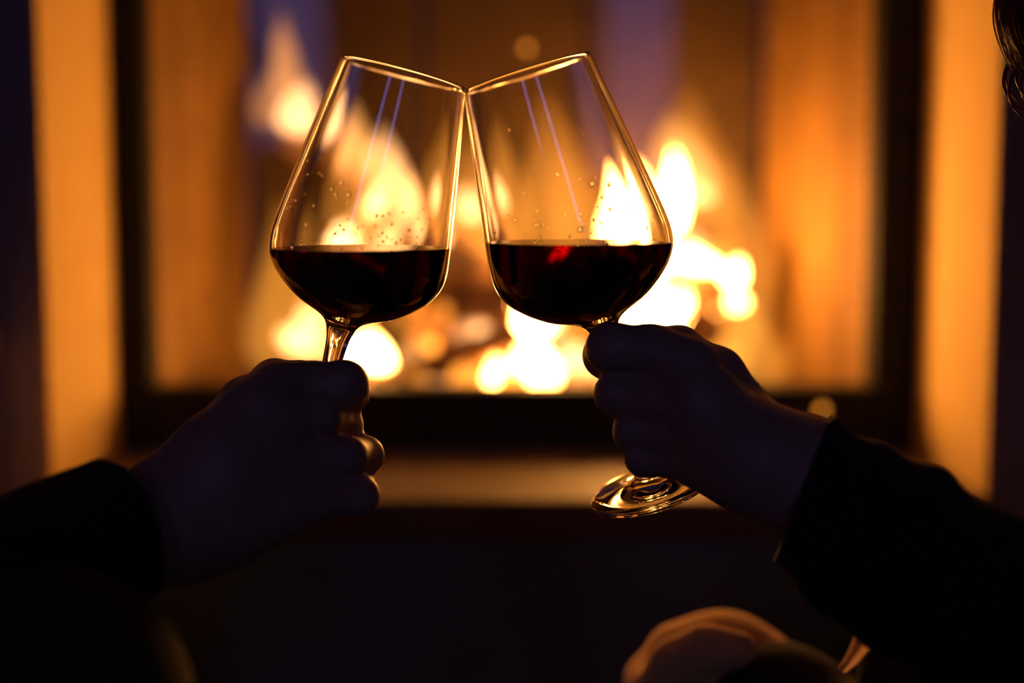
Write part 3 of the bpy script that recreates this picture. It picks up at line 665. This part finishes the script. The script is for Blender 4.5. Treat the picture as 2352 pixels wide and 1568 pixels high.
def hair_mesh(P, n, length, curl, spread, seed, extra=()):
    rnd = random.Random(seed); bm = bmesh.new()
    g = bmesh.ops.create_uvsphere(bm, u_segments=32, v_segments=20, radius=1); ctr = P(0, 0, 0); ex_, ey_, ez_ = P(1, 0, 0) - ctr, P(0, 1, 0) - ctr, P(0, 0, 1) - ctr; dead = []
    for v in g['verts']:
        u = v.co.copy()
        if (u.x > .25 and u.z < .42 + .3 * u.x) or u.z < -.62: dead.append(v)
        v.co = P(-.014 + u.x * .084, u.y * .0905, .031 + u.z * .094)
    bmesh.ops.delete(bm, geom=dead, context='VERTS')
    for i in range(n):
        a = rnd.uniform(-PI, PI); e = rnd.uniform(-.15, 1.45)
        if abs(a) < .75 and e < .75: e = rnd.uniform(.8, 1.4)
        v = (math.cos(a) * math.cos(e), math.sin(a) * math.cos(e), math.sin(e))
        s0 = P(-.012 + v[0] * .080, v[1] * .086, .032 + v[2] * .090); out = (P(*v) - P(0, 0, 0)).normalized()
        L_ = length * rnd.uniform(.6, 1.1); ph = rnd.uniform(0, 6.3)
        for b in range(5):
            j_ = Vector((rnd.uniform(-1, 1), rnd.uniform(-1, 1), rnd.uniform(-1, 1))) * .006; dph = rnd.uniform(-.5, .5); lb = L_ * rnd.uniform(.85, 1.1); pts = []; rad = []
            for j in range(15):
                t = j / 14; g = min(1, t * 1.3)
                p = s0 + j_ * (.4 + t) + out * spread * (1 - (1 - t) ** 2) + Vector((0, 0, -1)) * lb * t ** 1.7 * (1 - .3 * v[2] * (1 - t))
                p = p + Vector((math.sin(t * 15 + ph + dph), math.cos(t * 15 + ph + dph), .3 * math.sin(t * 11 + ph))) * curl * g
                pts.append(p); rad.append(.0019 * (1 - .72 * t ** 2))
            tube(bm, pts, rad, 5)
    for pts, r in extra:
        c = smooth3(pts, 20); tube(bm, c, [r * (1 - .75 * (i / len(c)) ** 2) for i in range(len(c))], 8)
    return bm
def smooth3(ps, n):
    ks = list(range(len(ps))); cs = [smooth_curve([(k, p[d]) for k, p in zip(ks, ps)], n) for d in range(3)]
    return [Vector((a[1], b[1], c[1])) for a, b, c in zip(*cs)]
ex = []
rnd = random.Random(12)
for k in range(34):                                            # the lock that swings into view
    d = 3.2 * k + rnd.uniform(-2, 2); y = rnd.uniform(-.012, .012)
    ex.append(([pt(2420 + d, -160, y), pt(2345 + d, -70, y), pt(2304 + d, 20, y), pt(2306 + d, 80, y + .004), pt(2340 + d, 140, y + .006), pt(2395 + d, 205, y), pt(2440 + d, 260, y)], rnd.uniform(.0006, .0013)))
for k in range(26):                                            # loose single hairs round it
    y = rnd.uniform(-.02, .02); e = rnd.uniform(-14, 10); f = rnd.uniform(-30, 40)
    ex.append(([pt(2400 + f, -140, y), pt(2320 + e, -60, y), pt(2294 + e, 30, y), pt(2312 + e + f * .3, 110, y + .004), pt(2350 + e + f, 170 + f * .6, y + .006), pt(2420 + f, 215 + f, y)], rnd.uniform(.00025, .00045)))
for x, y_, r in ((2306, 178, .0011), (2318, 200, .0009), (2334, 160, .0010), (2345, 186, .0008), (2312, 168, .0007)):
    q = rnd.uniform(-.01, .01)
    ex.append(([pt(x + 70, y_ - 110, q), pt(x + 24, y_ - 55, q), pt(x, y_, q + .004), pt(x + 8, y_ + 42, q + .006), pt(x + 38, y_ + 72, q), pt(x + 85, y_ + 70, q - .006)], r))
child(rp, 'hair', hair_mesh(PR, 210, .135, .009, .050, 5, ex), M['hair'], 'curly brown hair')
def eyes(root, P):
    for q in (-1, 1):
        bm = bmesh.new(); bmesh.ops.create_uvsphere(bm, u_segments=14, v_segments=10, radius=.0115, matrix=Matrix.Translation(P(.0665, q * .031, .006)))
        child(root, 'eye', bm, M['eye'])
eyes(rp, PR)

# --- left person: right hand round the stem of the left glass
JL = PX()
L_palm = [[(415, 1160, -.064, 112), (505, 1042, -.058, 88), (595, 940, -.050, 66), (640, 892, -.040, 60)],
          [(415, 1165, -.066, 118), (520, 1070, -.060, 92), (640, 980, -.050, 62)],
          [(415, 1190, -.066, 118), (520, 1120, -.060, 92), (655, 1055, -.050, 58)],
          [(415, 1218, -.062, 112), (530, 1192, -.058, 92), (655, 1152, -.052, 66), (715, 1148, -.048, 50)]]
L_index = [(635, 890, -.040, 58), (715, 886, -.032, 54), (789, 884, -.030, 55), (800, 898, -.010, 47), (780, 915, .008, 42), (758, 935, .010, 36)]
L_mid = [(655, 965, -.050, 55), (736, 952, -.042, 46), (784, 978, -.010, 47), (782, 990, .006, 43), (748, 998, .014, 38)]
L_ring = [(665, 1050, -.050, 54), (798, 1047, -.040, 43), (837, 1045, -.016, 42), (818, 1052, .000, 39), (772, 1055, .010, 36)]
L_pinky = [(668, 1132, -.052, 54), (750, 1140, -.046, 47), (824, 1138, -.038, 45), (822, 1120, -.022, 37), (790, 1105, -.012, 33)]
L_thumb = [(455, 1050, -.052, 70), (562, 922, -.030, 52), (630, 876, -.004, 48), (690, 876, .006, 44), (740, 878, .009, 38)]
wristl = Vector(pt(412, 1185, -.066)); elbowl = Vector((-.345, -.235, .487)); shl = Vector((-.43, -.38, .745)); shl2 = Vector((-.76, -.46, .745))
pelvl = Vector((-.56, -.52, .14)); chl = Vector((-.595, -.45, .57)); nkl = Vector((-.595, -.40, .80)); hdl = Vector((-.60, -.335, .965))
hL1, hL2 = Vector((-.46, -.45, .15)), Vector((-.66, -.45, .15))
kL1 = Vector((-.182, -.20, .497)); aL1 = Vector((-.20, -.02, .09)); tL1 = Vector((-.19, .14, .035))
kL2 = Vector((-.68, -.08, .47)); aL2 = Vector((-.66, .05, .09)); tL2 = Vector((-.67, .21, .035))
el2 = Vector((-.89, -.44, .49)); wl2 = Vector((-.76, -.26, .36))
lp = thing('person', 'person on the left in dark clothes, only the arm holding a glass in view', 'person', (pelvl.x, pelvl.y, 0))
F = Field(axis([(-1.05, -.26, .010), (-.26, -.18, .004), (-.18, -.055, .0016), (-.055, 0, .006)]), axis([(-.70, -.15, .010), (-.15, -.10, .004), (-.10, .03, .0016), (.03, .32, .010)]),
          axis([(-.01, .50, .010), (.50, .635, .0016), (.635, .80, .010), (.80, 1.14, .006)]))
face_l = Vector((.30, .93, -.05))
PL = body(F, (wristl, elbowl, shl), (pelvl, chl, nkl), hdl, face_l, ((hL1, kL1, aL1, tL1), (hL2, kL2, aL2, tL2)), (shl2, el2, wl2),
     (L_palm, [L_index, L_mid, L_ring, L_pinky], L_thumb), JL)
child(lp, 'body', F.mesh('body'), M['skin_l'])
nails(JL, [c[-2:] for c in (L_index, L_mid, L_ring, L_pinky, L_thumb)], lp, M['nail'])
cuffL = Vector(pt(305, 1212, -.088))
F = Field(axis([(-1.06, -.36, .011), (-.36, -.16, .003), (-.16, -.09, .009)]), axis([(-.74, -.28, .011), (-.28, -.05, .003), (-.05, .02, .011)]), axis([(.03, .44, .011), (.44, .62, .003), (.62, .90, .010)]))
clothes(F, cuffL, .0315, (wristl, elbowl, shl), (pelvl, chl, nkl), (shl2, el2, wl2), .15, 14, .050)
child(lp, 'sweater', F.mesh('sweater'), M['black_cloth'], 'black long sleeved top')
F = Field(axis([(-.86, -.30, .010), (-.30, -.10, .005)]), axis([(-.70, -.28, .010), (-.28, .12, .007)]), axis([(-.005, .40, .010), (.40, .58, .005)]))
trousers(F, pelvl, ((hL1, kL1, aL1, tL1), (hL2, kL2, aL2, tL2)), .02, 6)
child(lp, 'trousers', F.mesh('trousers'), M['dark_trousers'], 'dark trousers on the raised knee')
for an, to in ((aL1, tL1), (aL2, tL2)): sock(lp, an, to, M['black_cloth'])
child(lp, 'hair', hair_mesh(PL, 170, .045, .004, .018, 8), M['hair'], 'short brown hair')
eyes(lp, PL)
